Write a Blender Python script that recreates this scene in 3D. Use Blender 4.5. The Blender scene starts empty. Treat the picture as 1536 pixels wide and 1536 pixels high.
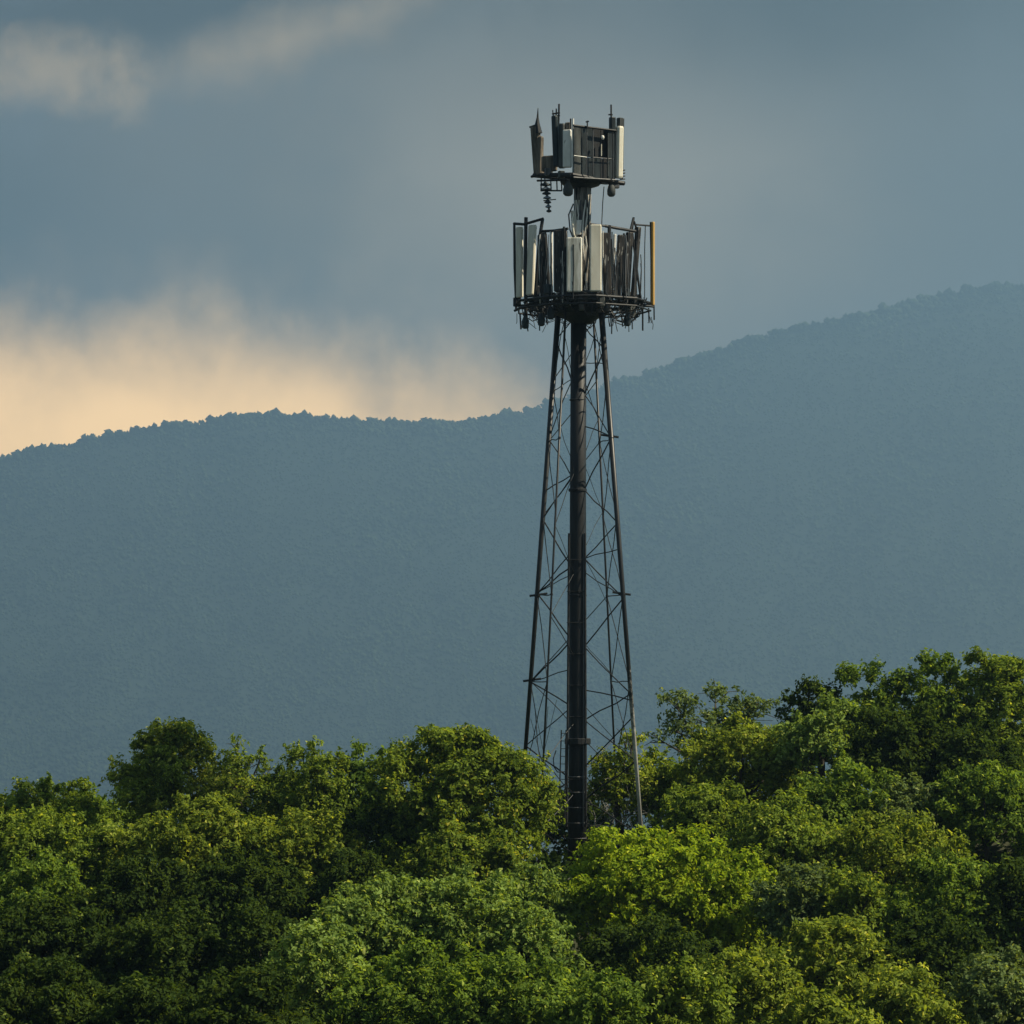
import bpy, math, random
import numpy as np
from mathutils import Vector, Matrix

# ------------------------------------------------------------------ camera, sky, sun, exposure
scene = bpy.context.scene
COL = scene.collection
R = math.radians
TAN = 0.3234                      # frame width divided by distance
HORIZON = 1000.0                  # image row of eye level (of 1536)

def P(px, py, d):
    """world point at distance d north of the camera for a bearing / elevation"""
    return Vector(((px - 768) / 1536 * TAN * d, d, (HORIZON - py) / 1536 * TAN * d))

cam_data = bpy.data.cameras.new('camera')
cam_data.sensor_width = 36
cam_data.lens = 36 / TAN
cam_data.shift_y = (HORIZON - 768) / 1536
cam_data.clip_start = 0.5
cam_data.clip_end = 40000
cam = bpy.data.objects.new('camera', cam_data)
cam.rotation_euler = (R(90), 0, 0)
COL.objects.link(cam)
scene.camera = cam

scene.view_settings.view_transform = 'Standard'
scene.view_settings.look = 'None'
scene.view_settings.gamma = 1
scene.view_settings.exposure = 0.72
scene.cycles.use_denoising = True
scene.cycles.max_bounces = 5
scene.cycles.diffuse_bounces = 2
scene.cycles.transmission_bounces = 4
scene.cycles.volume_bounces = 0

SUN_EL = 47.0
SUN_AZ = 99.0                    # clockwise from +Y: to the right, level with the tower
SUN_STRENGTH = 5.0

world = bpy.data.worlds.new('World')
scene.world = world
world.use_nodes = True
NT = world.node_tree
NT.nodes.clear()

def wn(t, **kw):
    n = NT.nodes.new(t)
    for k, v in kw.items():
        setattr(n, k, v)
    return n

def wl(a, b):
    NT.links.new(a, b)

def wmath(op, a, b=None, c=None, clamp=False):
    n = wn('ShaderNodeMath', operation=op)
    n.use_clamp = clamp
    for i, v in enumerate((a, b, c)):
        if v is None:
            continue
        if isinstance(v, (int, float)):
            n.inputs[i].default_value = v
        else:
            wl(v, n.inputs[i])
    return n.outputs[0]

def wmixc(f, a, b):
    n = wn('ShaderNodeMix', data_type='RGBA')
    for sock, v in ((n.inputs[0], f), (n.inputs[6], a), (n.inputs[7], b)):
        if isinstance(v, (int, float)):
            sock.default_value = v
        elif isinstance(v, tuple):
            sock.default_value = (*v, 1)
        else:
            wl(v, sock)
    return n.outputs[2]

wtc = wn('ShaderNodeTexCoord')
wdir = wn('ShaderNodeVectorMath', operation='NORMALIZE')
wl(wtc.outputs['Generated'], wdir.inputs[0])
DIR = wdir.outputs[0]

def wnoise(scale, detail=4, rough=0.5, stretch=(1, 1, 1), off=(0, 0, 0)):
    m = wn('ShaderNodeMapping')
    m.inputs['Scale'].default_value = stretch
    m.inputs['Location'].default_value = off
    wl(DIR, m.inputs['Vector'])
    n = wn('ShaderNodeTexNoise')
    n.inputs['Scale'].default_value = scale
    n.inputs['Detail'].default_value = detail
    n.inputs['Roughness'].default_value = rough
    wl(m.outputs[0], n.inputs['Vector'])
    return n

warp = wnoise(30, 6, 0.58, (1, 1, 1.0))
warp_fine = wnoise(48, 6, 0.62, (1.0, 1, 0.8), (0.2, 0, 0.4))

def cloud_bank(px, py, hw, hh, tilt=0.0, ragged=0.5, ragged2=0.0, edge0=1.25, edge1=0.3):
    """soft mask of a cloud bank around a direction of the sky"""
    c = P(px, py, 1.0).normalized()
    sub = wn('ShaderNodeVectorMath', operation='SUBTRACT')
    wl(DIR, sub.inputs[0]); sub.inputs[1].default_value = c
    rot = wn('ShaderNodeVectorRotate', rotation_type='Y_AXIS')
    rot.inputs['Angle'].default_value = R(tilt)
    wl(sub.outputs[0], rot.inputs['Vector'])
    sc = wn('ShaderNodeVectorMath', operation='MULTIPLY')
    k = 1536 / TAN
    wl(rot.outputs[0], sc.inputs[0])
    sc.inputs[1].default_value = (k / hw, k / hw, k / hh)
    ln = wn('ShaderNodeVectorMath', operation='LENGTH')
    wl(sc.outputs[0], ln.inputs[0])
    d = wmath('ADD', ln.outputs['Value'], wmath('MULTIPLY', wmath('SUBTRACT', warp.outputs['Fac'], 0.5), ragged * 2))
    if ragged2:
        d = wmath('ADD', d, wmath('MULTIPLY', wmath('SUBTRACT', warp_fine.outputs['Fac'], 0.5), ragged2 * 2))
    mr = wn('ShaderNodeMapRange', interpolation_type='SMOOTHSTEP')
    mr.inputs['From Min'].default_value = edge0
    mr.inputs['From Max'].default_value = edge1
    wl(d, mr.inputs['Value'])
    return mr.outputs['Result']

sky = wn('ShaderNodeTexSky', sky_type='NISHITA')
sky.sun_disc = False
sky.sun_elevation = R(SUN_EL)
sky.sun_rotation = R(SUN_AZ)
sky.air_density = 1.2
sky.dust_density = 2.0
bg_sky = wn('ShaderNodeBackground')
bg_sky.inputs['Strength'].default_value = 0.08
wl(sky.outputs[0], bg_sky.inputs['Color'])

# stratus layer: blue grey, darker and lighter by broad noise
broad = wnoise(5.5, 3, 0.5, (1, 1, 1.8), (0.3, 0.1, 0.65))
mr = wn('ShaderNodeMapRange')
mr.inputs['From Min'].default_value = 0.33
mr.inputs['From Max'].default_value = 0.68
wl(broad.outputs['Fac'], mr.inputs['Value'])
layer = wmixc(mr.outputs[0], (0.110, 0.172, 0.235), (0.185, 0.258, 0.320))
layer = wmixc(wmath('MULTIPLY', cloud_bank(840, 250, 1500, 800, 0, 0.3, 0, 1.2, 0.2), 0.85), layer, (0.205, 0.182, 0.135))
layer = wmixc(wmath('MULTIPLY', cloud_bank(880, 360, 460, 420, 0, 0.35, 0, 1.25, 0.0), 0.9), layer, (0.56, 0.47, 0.33))
layer = wmixc(wmath('MULTIPLY', cloud_bank(240, 0, 640, 120, 6, 0.5, 0.15, 1.25, 0.1), 0.9), layer, (0.012, 0.010, 0.006))
layer = wmixc(wmath('MULTIPLY', cloud_bank(1300, -40, 720, 210, 4, 0.4, 0.1, 1.3, 0.0), 0.9), layer, (0.014, 0.012, 0.007))
layer = wmixc(wmath('MULTIPLY', cloud_bank(-60, 310, 260, 190, 0, 0.4, 0.0, 1.3, 0.1), 0.7), layer, (0.060, 0.085, 0.098))
layer = wmixc(wmath('MULTIPLY', cloud_bank(1640, 250, 330, 380, 0, 0.4, 0.0, 1.3, 0.0), 0.5), layer, (0.085, 0.110, 0.120))
# thin sunlit clouds high on the left, warm bank low over the ridge
layer = wmixc(wmath('MULTIPLY', cloud_bank(75, 112, 160, 85, 0, 0.9, 0.7, 1.1, 0.0), 0.75), layer, (0.80, 0.58, 0.32))
layer = wmixc(wmath('MULTIPLY', cloud_bank(430, 60, 330, 58, 19, 1.0, 0.7, 1.25, -0.3), 0.7), layer, (0.70, 0.52, 0.30))
layer = wmixc(wmath('MULTIPLY', cloud_bank(330, 510, 480, 130, -6, 0.7, 0.4, 1.3, -0.2), 0.45), layer, (1.1, 0.82, 0.50))
layer = wmixc(cloud_bank(255, 668, 770, 210, -5, 0.24, 0.16, 1.18, 0.14), layer, (4.7, 2.95, 1.15))
bg_cloud = wn('ShaderNodeBackground')
bg_cloud.inputs['Strength'].default_value = 0.56
wl(layer, bg_cloud.inputs['Color'])
wmix = wn('ShaderNodeMixShader')
wmix.inputs[0].default_value = 0.93
wl(bg_sky.outputs[0], wmix.inputs[1])
wl(bg_cloud.outputs[0], wmix.inputs[2])
wout = wn('ShaderNodeOutputWorld')
wl(wmix.outputs[0], wout.inputs['Surface'])

sun_data = bpy.data.lights.new('sun', 'SUN')
sun_data.energy = SUN_STRENGTH
sun_data.angle = R(0.6)
sun_data.color = (1.0, 0.89, 0.68)
sun = bpy.data.objects.new('sun', sun_data)
sd = Vector((math.sin(R(SUN_AZ)) * math.cos(R(SUN_EL)), math.cos(R(SUN_AZ)) * math.cos(R(SUN_EL)), math.sin(R(SUN_EL))))
sun.rotation_euler = (-sd).to_track_quat('-Z', 'Y').to_euler()
sun.location = (60, 60, 120)
COL.objects.link(sun)

# ------------------------------------------------------------------ helpers
def tag(o, label=None, cat=None, group=None, kind=None):
    for k, v in (('label', label), ('category', cat), ('group', group), ('kind', kind)):
        if v:
            o[k] = v
    return o

def link_mesh(name, verts, faces, mat, parent=None, smooth=False):
    me = bpy.data.meshes.new(name)
    me.from_pydata([tuple(v) for v in verts], [], faces)
    me.materials.append(mat)
    if smooth:
        me.shade_smooth()
    me.update()
    o = bpy.data.objects.new(name, me)
    COL.objects.link(o)
    if parent is not None:
        o.parent = parent
    return o

def tri_mesh(name, verts, tris, mat):
    """fast numpy triangle mesh"""
    me = bpy.data.meshes.new(name)
    nv, nt = len(verts), len(tris)
    me.vertices.add(nv)
    me.vertices.foreach_set('co', np.ascontiguousarray(verts, dtype=np.float32).ravel())
    me.loops.add(nt * 3)
    me.loops.foreach_set('vertex_index', np.ascontiguousarray(tris, dtype=np.int32).ravel())
    me.polygons.add(nt)
    me.polygons.foreach_set('loop_start', np.arange(0, nt * 3, 3, dtype=np.int32))
    me.materials.append(mat)
    me.update(calc_edges=True)
    me.validate()
    return me

def obj(name, me, parent=None, loc=None):
    o = bpy.data.objects.new(name, me)
    COL.objects.link(o)
    if parent is not None:
        o.parent = parent
    if loc is not None:
        o.location = loc
    return o

def empty(name, loc):
    o = bpy.data.objects.new(name, None)
    o.location = loc
    COL.objects.link(o)
    return o

class MB:
    def __init__(self):
        self.v, self.f = [], []
    def tube(self, pts, r, n=8, cap=True):
        pts = [Vector(p) for p in pts]
        if isinstance(r, (int, float)):
            r = [r] * len(pts)
        base = len(self.v)
        prev = None
        for i, p in enumerate(pts):
            a = pts[max(i - 1, 0)]; b = pts[min(i + 1, len(pts) - 1)]
            t = (b - a).normalized()
            if prev is None:
                ref = Vector((0, 1, 0)) if abs(t.y) < 0.9 else Vector((1, 0, 0))
                u = t.cross(ref).normalized()
            else:
                u = (prev - t * prev.dot(t)).normalized()
            prev = u
            w = t.cross(u)
            for k in range(n):
                a_ = 2 * math.pi * k / n
                self.v.append(p + (u * math.cos(a_) + w * math.sin(a_)) * r[i])
        for i in range(len(pts) - 1):
            for k in range(n):
                k2 = (k + 1) % n
                self.f.append((base + i * n + k, base + i * n + k2, base + (i + 1) * n + k2, base + (i + 1) * n + k))
        if cap:
            self.f.append(tuple(base + k for k in range(n))[::-1])
            e = base + (len(pts) - 1) * n
            self.f.append(tuple(e + k for k in range(n)))
        return self
    def prism(self, c, size, yaw=0.0, shear=(0, 0), bevel=0.18, top=1.0, pitch=0.0):
        """upright chamfered box; size = (w, d, h), shear moves the bottom in x / y, top scales the top"""
        w, d, h = size
        b = bevel * min(w, d)
        prof = [(-w/2 + b, -d/2), (w/2 - b, -d/2), (w/2, -d/2 + b), (w/2, d/2 - b), (w/2 - b, d/2), (-w/2 + b, d/2), (-w/2, d/2 - b), (-w/2, -d/2 + b)]
        base = len(self.v)
        e = min(0.06 * h, b)
        levels = [(-h/2, 0.86, 1), (-h/2 + e, 1.0, 1), (h/2 - e, 1.0, top), (h/2, 0.86, top)]
        cy, sy = math.cos(yaw), math.sin(yaw)
        for z, s, tp in levels:
            k = (0.5 - z / h)
            for x, y in prof:
                x2, y2 = x * s * tp, y * s * tp
                self.v.append(Vector((c[0] + x2 * cy - y2 * sy + shear[0] * k, c[1] + x2 * sy + y2 * cy + shear[1] * k, c[2] + z)))
        for i in range(3):
            for k in range(8):
                k2 = (k + 1) % 8
                self.f.append((base + i*8 + k, base + i*8 + k2, base + (i+1)*8 + k2, base + (i+1)*8 + k))
        self.f.append(tuple(base + k for k in range(8))[::-1])
        self.f.append(tuple(base + 24 + k for k in range(8)))
        return self
    def box(self, c, size, yaw=0.0):
        base = len(self.v)
        cy, sy = math.cos(yaw), math.sin(yaw)
        for z in (-1, 1):
            for x, y in ((-1, -1), (1, -1), (1, 1), (-1, 1)):
                a, b = x * size[0] / 2, y * size[1] / 2
                self.v.append(Vector((c[0] + a * cy - b * sy, c[1] + a * sy + b * cy, c[2] + z * size[2] / 2)))
        B = base
        self.f += [(B+3, B+2, B+1, B), (B+4, B+5, B+6, B+7), (B, B+1, B+5, B+4), (B+1, B+2, B+6, B+5), (B+2, B+3, B+7, B+6), (B+3, B, B+4, B+7)]
        return self
    def lathe(self, c, prof, n=20):
        base = len(self.v)
        for r, z in prof:
            for k in range(n):
                a = 2 * math.pi * k / n
                self.v.append(Vector((c[0] + r * math.cos(a), c[1] + r * math.sin(a), c[2] + z)))
        for i in range(len(prof) - 1):
            for k in range(n):
                k2 = (k + 1) % n
                self.f.append((base + i*n + k, base + i*n + k2, base + (i+1)*n + k2, base + (i+1)*n + k))
        self.f.append(tuple(base + k for k in range(n))[::-1])
        e = base + (len(prof) - 1) * n
        self.f.append(tuple(e + k for k in range(n)))
        return self
    def build(self, name, mat, parent=None, smooth=False):
        return link_mesh(name, self.v, self.f, mat, parent, smooth)

# ------------------------------------------------------------------ materials
def new_mat(name):
    m = bpy.data.materials.new(name)
    m.use_nodes = True
    nt = m.node_tree
    nt.nodes.clear()
    return m, nt

def surf_mat(name, c1, c2, scale=3.0, stretch=(1, 1, 1), rough=0.6, metal=0.0, lo=0.35, hi=0.65, bump=0.0, c3=None, f3=0.62):
    m, nt = new_mat(name)
    N, L = nt.nodes, nt.links
    tc = N.new('ShaderNodeTexCoord')
    mp = N.new('ShaderNodeMapping'); mp.inputs['Scale'].default_value = stretch
    L.new(tc.outputs['Object'], mp.inputs['Vector'])
    no = N.new('ShaderNodeTexNoise'); no.inputs['Scale'].default_value = scale; no.inputs['Detail'].default_value = 6
    no.inputs['Roughness'].default_value = 0.65
    L.new(mp.outputs[0], no.inputs['Vector'])
    mr = N.new('ShaderNodeMapRange'); mr.inputs['From Min'].default_value = lo; mr.inputs['From Max'].default_value = hi
    L.new(no.outputs['Fac'], mr.inputs['Value'])
    mx = N.new('ShaderNodeMix'); mx.data_type = 'RGBA'
    mx.inputs[6].default_value = (*c1, 1); mx.inputs[7].default_value = (*c2, 1)
    L.new(mr.outputs[0], mx.inputs[0])
    col = mx.outputs[2]
    if c3:
        n2 = N.new('ShaderNodeTexNoise'); n2.inputs['Scale'].default_value = scale * 2.3; n2.inputs['Detail'].default_value = 5
        mp2 = N.new('ShaderNodeMapping'); mp2.inputs['Location'].default_value = (3.1, 7.7, 1.3); mp2.inputs['Scale'].default_value = stretch
        L.new(tc.outputs['Object'], mp2.inputs['Vector']); L.new(mp2.outputs[0], n2.inputs['Vector'])
        m2 = N.new('ShaderNodeMapRange'); m2.inputs['From Min'].default_value = f3; m2.inputs['From Max'].default_value = f3 + 0.06
        L.new(n2.outputs['Fac'], m2.inputs['Value'])
        mx2 = N.new('ShaderNodeMix'); mx2.data_type = 'RGBA'; mx2.inputs[7].default_value = (*c3, 1)
        L.new(col, mx2.inputs[6]); L.new(m2.outputs[0], mx2.inputs[0])
        col = mx2.outputs[2]
    b = N.new('ShaderNodeBsdfPrincipled')
    b.inputs['Roughness'].default_value = rough
    b.inputs['Metallic'].default_value = metal
    b.inputs['Specular IOR Level'].default_value = 0.3
    L.new(col, b.inputs['Base Color'])
    if bump:
        bp = N.new('ShaderNodeBump'); bp.inputs['Strength'].default_value = bump; bp.inputs['Distance'].default_value = 0.03
        L.new(no.outputs['Fac'], bp.inputs['Height']); L.new(bp.outputs[0], b.inputs['Normal'])
    o = N.new('ShaderNodeOutputMaterial')
    L.new(b.outputs[0], o.inputs['Surface'])
    return m

ST = (1, 1, 0.12)
M = {
    'steel': surf_mat('dark steel', (0.006, 0.007, 0.008), (0.018, 0.019, 0.020), 4, ST, 0.55, 0.0, c3=(0.035, 0.034, 0.033), f3=0.68),
    'leg': surf_mat('painted leg steel', (0.010, 0.011, 0.012), (0.028, 0.028, 0.028), 3, ST, 0.38, 0.0, c3=(0.09, 0.06, 0.04), f3=0.70),
    'galv': surf_mat('galvanised steel', (0.05, 0.052, 0.055), (0.14, 0.14, 0.14), 5, ST, 0.5, 0.2),
    'pale': surf_mat('pale galvanised sleeve', (0.14, 0.14, 0.125), (0.30, 0.29, 0.26), 4, ST, 0.5, 0.0),
    'cream': surf_mat('weathered cream radome', (0.58, 0.54, 0.43), (0.74, 0.70, 0.58), 2.5, (1, 1, 0.2), 0.55),
    'mottled': surf_mat('flaking cream radome', (0.46, 0.44, 0.36), (0.76, 0.73, 0.64), 4, (1, 1, 0.15), 0.6, lo=0.4, hi=0.6, c3=(0.12, 0.12, 0.11), f3=0.62),
    'white': surf_mat('white radome', (0.62, 0.60, 0.53), (0.78, 0.76, 0.70), 4, (1, 1, 0.3), 0.5, c3=(0.25, 0.22, 0.17), f3=0.63),
    'sunlit_cream': surf_mat('sunlit cream panel', (0.50, 0.29, 0.07), (0.62, 0.38, 0.11), 3, (1, 1, 0.2), 0.55),  # cream radome with warm sunlight painted into its colour
    'brown': surf_mat('weathered brown casing', (0.060, 0.050, 0.040), (0.20, 0.165, 0.125), 5, (1, 1, 0.18), 0.7, lo=0.38, hi=0.62, c3=(0.30, 0.26, 0.2), f3=0.66),
    'greycase': surf_mat('dull grey casing', (0.024, 0.028, 0.028), (0.075, 0.080, 0.075), 4, (1, 1, 0.15), 0.65, lo=0.38, hi=0.62),
    'darkcase': surf_mat('dark slate casing', (0.007, 0.012, 0.014), (0.026, 0.036, 0.039), 3, (1, 1, 0.3), 0.45, c3=(0.09, 0.10, 0.10), f3=0.68),
    'streaked': surf_mat('streaked dark radome', (0.008, 0.008, 0.008), (0.065, 0.056, 0.048), 8, (1, 1, 0.10), 0.6, lo=0.45, hi=0.68, c3=(0.45, 0.45, 0.42), f3=0.63),
    'mast': surf_mat('cable dressed mast', (0.020, 0.019, 0.017), (0.36, 0.33, 0.28), 8, (1, 1, 0.09), 0.6, lo=0.44, hi=0.64, c3=(0.50, 0.47, 0.40), f3=0.62),
    'cable': surf_mat('black cable', (0.012, 0.012, 0.013), (0.03, 0.03, 0.03), 6, (1, 1, 1), 0.5),
    'concrete': surf_mat('concrete', (0.25, 0.25, 0.23), (0.38, 0.37, 0.35), 3, (1, 1, 1), 0.9),
    'glass': surf_mat('insulator glaze', (0.10, 0.12, 0.14), (0.22, 0.25, 0.28), 5, (1, 1, 1), 0.25),
    'bark': surf_mat('bark', (0.030, 0.024, 0.018), (0.10, 0.085, 0.065), 6, (1, 1, 0.25), 0.9, bump=0.4),
    'palebark': surf_mat('pale bark', (0.15, 0.145, 0.13), (0.32, 0.31, 0.28), 6, (1, 1, 0.25), 0.9),
    'soil': surf_mat('leaf litter and soil', (0.020, 0.026, 0.010), (0.045, 0.048, 0.022), 0.8, (1, 1, 1), 0.95),
    'hill': surf_mat('wooded slope', (0.010, 0.020, 0.012), (0.022, 0.036, 0.020), 0.01, (1, 1, 1), 0.95),
}

def glint_leg():
    """black paint, sun glint painted in pale on the lowest metres, in ragged patches"""
    m = surf_mat('leg paint with sun glint', (0.010, 0.011, 0.012), (0.028, 0.028, 0.028), 3, ST, 0.4)
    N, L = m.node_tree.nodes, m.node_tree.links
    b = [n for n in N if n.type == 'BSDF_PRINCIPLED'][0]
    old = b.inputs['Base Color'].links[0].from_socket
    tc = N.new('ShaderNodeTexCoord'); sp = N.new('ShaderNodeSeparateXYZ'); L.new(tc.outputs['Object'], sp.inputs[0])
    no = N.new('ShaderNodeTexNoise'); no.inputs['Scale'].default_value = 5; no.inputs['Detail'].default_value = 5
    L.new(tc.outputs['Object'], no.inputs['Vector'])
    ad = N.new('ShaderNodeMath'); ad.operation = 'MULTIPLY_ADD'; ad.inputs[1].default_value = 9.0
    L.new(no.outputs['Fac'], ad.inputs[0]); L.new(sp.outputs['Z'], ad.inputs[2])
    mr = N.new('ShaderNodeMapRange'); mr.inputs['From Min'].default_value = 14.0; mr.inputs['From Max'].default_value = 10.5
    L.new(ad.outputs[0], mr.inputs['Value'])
    mx = N.new('ShaderNodeMix'); mx.data_type = 'RGBA'; mx.inputs[7].default_value = (0.50, 0.49, 0.45, 1)  # pale colour imitates sunlight glinting on the lower leg
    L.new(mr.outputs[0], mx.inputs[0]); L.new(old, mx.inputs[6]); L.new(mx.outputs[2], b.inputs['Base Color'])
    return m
M['glintleg'] = glint_leg()

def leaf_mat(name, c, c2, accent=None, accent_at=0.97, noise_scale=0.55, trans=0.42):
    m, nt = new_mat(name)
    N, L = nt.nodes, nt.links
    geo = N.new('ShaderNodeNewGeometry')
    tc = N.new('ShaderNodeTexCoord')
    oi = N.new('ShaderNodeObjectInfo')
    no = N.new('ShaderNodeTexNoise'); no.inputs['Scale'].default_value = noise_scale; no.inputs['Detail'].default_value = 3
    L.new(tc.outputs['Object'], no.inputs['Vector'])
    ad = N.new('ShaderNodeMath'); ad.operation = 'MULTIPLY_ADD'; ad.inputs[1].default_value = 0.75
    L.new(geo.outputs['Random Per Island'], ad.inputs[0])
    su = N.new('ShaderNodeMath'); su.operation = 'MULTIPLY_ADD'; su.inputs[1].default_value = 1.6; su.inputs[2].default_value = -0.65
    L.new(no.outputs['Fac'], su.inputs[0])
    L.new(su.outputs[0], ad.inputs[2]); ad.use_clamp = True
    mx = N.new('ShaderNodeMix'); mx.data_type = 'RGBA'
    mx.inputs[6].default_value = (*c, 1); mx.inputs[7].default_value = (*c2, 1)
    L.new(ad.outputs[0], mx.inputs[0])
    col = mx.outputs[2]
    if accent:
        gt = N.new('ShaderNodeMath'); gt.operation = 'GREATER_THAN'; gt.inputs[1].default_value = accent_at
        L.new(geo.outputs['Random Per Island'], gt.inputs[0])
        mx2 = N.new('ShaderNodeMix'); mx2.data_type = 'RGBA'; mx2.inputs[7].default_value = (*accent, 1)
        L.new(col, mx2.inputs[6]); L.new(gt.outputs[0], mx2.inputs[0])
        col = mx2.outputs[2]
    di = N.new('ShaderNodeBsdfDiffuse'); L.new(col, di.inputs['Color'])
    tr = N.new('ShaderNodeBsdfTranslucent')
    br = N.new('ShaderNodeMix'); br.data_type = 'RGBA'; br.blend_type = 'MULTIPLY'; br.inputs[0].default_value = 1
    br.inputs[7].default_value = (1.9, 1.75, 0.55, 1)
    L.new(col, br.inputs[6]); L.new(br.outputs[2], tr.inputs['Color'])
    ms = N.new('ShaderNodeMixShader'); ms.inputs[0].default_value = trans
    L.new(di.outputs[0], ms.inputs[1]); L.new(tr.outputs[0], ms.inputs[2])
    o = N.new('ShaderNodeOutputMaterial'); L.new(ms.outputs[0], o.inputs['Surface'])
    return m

LEAF = {
    'olive': leaf_mat('olive leaves', (0.045, 0.080, 0.014), (0.219, 0.290, 0.046), (0.428, 0.460, 0.090), 0.965),
    'green': leaf_mat('green leaves', (0.037, 0.074, 0.014), (0.181, 0.262, 0.044), (0.353, 0.420, 0.080), 0.97),
    'dark': leaf_mat('dark shade toned leaves', (0.014, 0.030, 0.008), (0.068, 0.104, 0.022), (0.170, 0.211, 0.045), 0.98),  # dark foliage; hillside shade is also put into this colour
    'yellow': leaf_mat('yellow green leaves', (0.074, 0.133, 0.012), (0.311, 0.396, 0.030), (0.437, 0.478, 0.060), 0.95),
    'pale': leaf_mat('pale green leaves', (0.065, 0.112, 0.026), (0.246, 0.335, 0.080), (0.391, 0.440, 0.130), 0.97, trans=0.38),
    'golden': leaf_mat('golden green leaves', (0.052, 0.086, 0.014), (0.246, 0.305, 0.048), (0.446, 0.460, 0.090), 0.96),
    'grey': leaf_mat('grey green leaves', (0.043, 0.072, 0.025), (0.177, 0.235, 0.084), (0.298, 0.340, 0.130), 0.97, trans=0.36),
    'autumn': leaf_mat('turning leaves', (0.045, 0.080, 0.014), (0.214, 0.280, 0.044), (0.446, 0.420, 0.070), 0.96),
}

# ------------------------------------------------------------------ terrain
GY = np.array([-400, -60, 0, 60, 92, 105, 114, 124, 138, 149, 158, 172, 250, 500, 900, 1500, 8000, 11800.])
GZ = np.array([-30, -1.9, -1.75, -17, -26.5, -25.2, -23.2, -20.3, -15.2, -10.4, -10.0, -13, -42, -105, -170, -235, -480, -480.])

def sstep(a, b, x):
    t = np.clip((x - a) / (b - a), 0, 1)
    return t * t * (3 - 2 * t)

def ground_z(x, y):
    x = np.asarray(x, float); y = np.asarray(y, float)
    z = np.interp(y, GY, GZ)
    bump = np.exp(-((y - 158) / 45.0) ** 2)
    z = z + bump * (4.2 * sstep(6, 26, x) - 0.6 * sstep(-8, -26, x))
    z = z + 0.35 * np.sin(x * 0.31 + 1.3) * np.sin(y * 0.27) * np.clip((y - 60) / 60, 0, 1)
    return z

rng = np.random.default_rng(7)
ys = np.unique(np.concatenate([np.linspace(-400, 0, 12), np.linspace(0, 90, 30), np.linspace(90, 180, 60), np.linspace(180, 900, 40), np.linspace(900, 11700, 40)]))
xs = np.unique(np.concatenate([np.linspace(-8000, -120, 30), np.linspace(-120, 120, 81), np.linspace(120, 8000, 30)]))
X, Y = np.meshgrid(xs, ys)
V = np.stack([X, Y, ground_z(X, Y)], -1).reshape(-1, 3)
nx, ny = len(xs), len(ys)
I, J = np.meshgrid(np.arange(nx - 1), np.arange(ny - 1))
a = (J * nx + I).ravel()
T = np.concatenate([np.stack([a, a + 1, a + nx + 1], -1), np.stack([a, a + nx + 1, a + nx], -1)])
g = tri_mesh('ground', V, T, M['soil']); g.shade_smooth()
tag(obj('ground', g), 'dark soil slope under the trees falling into the valley', 'ground', kind='structure')

# far wooded mountain
RIDGE = np.array([(-900, 900), (-500, 800), (-200, 735), (0, 691), (60, 676), (110, 668), (150, 655), (215, 645), (300, 637), (370, 625), (400, 621), (470, 628), (560, 634), (650, 637), (730, 631), (800, 615), (830, 605), (900, 584), (1000, 553), (1100, 520), (1180, 495), (1250, 483), (1350, 460), (1450, 437), (1500, 430), (1536, 430), (1700, 424), (2100, 440), (2600, 520), (3600, 640)])
YR, YF, ZF = 10000.0, 8250.0, -478.0

def vnoise(x, y, s, seed):
    r = np.random.default_rng(seed)
    out = np.zeros_like(x)
    for k in range(6):
        a_ = r.uniform(0, 6.28); f = s * r.uniform(0.6, 1.6); ph = r.uniform(0, 6.28)
        out += np.sin((x * math.cos(a_) + y * math.sin(a_)) * f + ph)
    return out / 6

def hill_z(x, y):
    px = 768 + x / (TAN * YR) * 1536
    zr = (HORIZON - np.interp(px, RIDGE[:, 0], RIDGE[:, 1])) / 1536 * TAN * YR
    t = (y - YF) / (YR - YF)
    f = np.where(t < 1, np.clip(t, -0.3, 1) * (0.55 + 0.45 * np.clip(t, 0, 1)), 1 - 1.1 * np.clip(t - 1, 0, 2) ** 1.2)
    z = ZF + (zr - ZF) * f
    env = np.clip(t, 0, 1) * np.clip(1.0 - t, 0, 1) * 4
    z = z + env * (55 * vnoise(x, y * 0.8, 0.005, 3) + 22 * vnoise(x, y, 0.014, 4) + 9 * vnoise(x, y, 0.04, 5))
    return np.maximum(z, -484.0)

xs = np.unique(np.concatenate([np.linspace(-7800, -2000, 30), np.linspace(-2000, 2000, 180), np.linspace(2000, 7800, 30)]))
ys = np.concatenate([np.linspace(8050, 10200, 124), np.linspace(10300, 11680, 12)])
X, Y = np.meshgrid(xs, ys)
V = np.stack([X, Y, hill_z(X, Y)], -1).reshape(-1, 3)
nx, ny = len(xs), len(ys)
I, J = np.meshgrid(np.arange(nx - 1), np.arange(ny - 1))
a = (J * nx + I).ravel()
T = np.concatenate([np.stack([a, a + 1, a + nx + 1], -1), np.stack([a, a + nx + 1, a + nx], -1)])
me = tri_mesh('mountain', V, T, M['hill']); me.shade_smooth()
tag(obj('mountain', me), 'long blue wooded mountain rising beyond the valley behind the tower', 'mountain', kind='structure')

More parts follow.
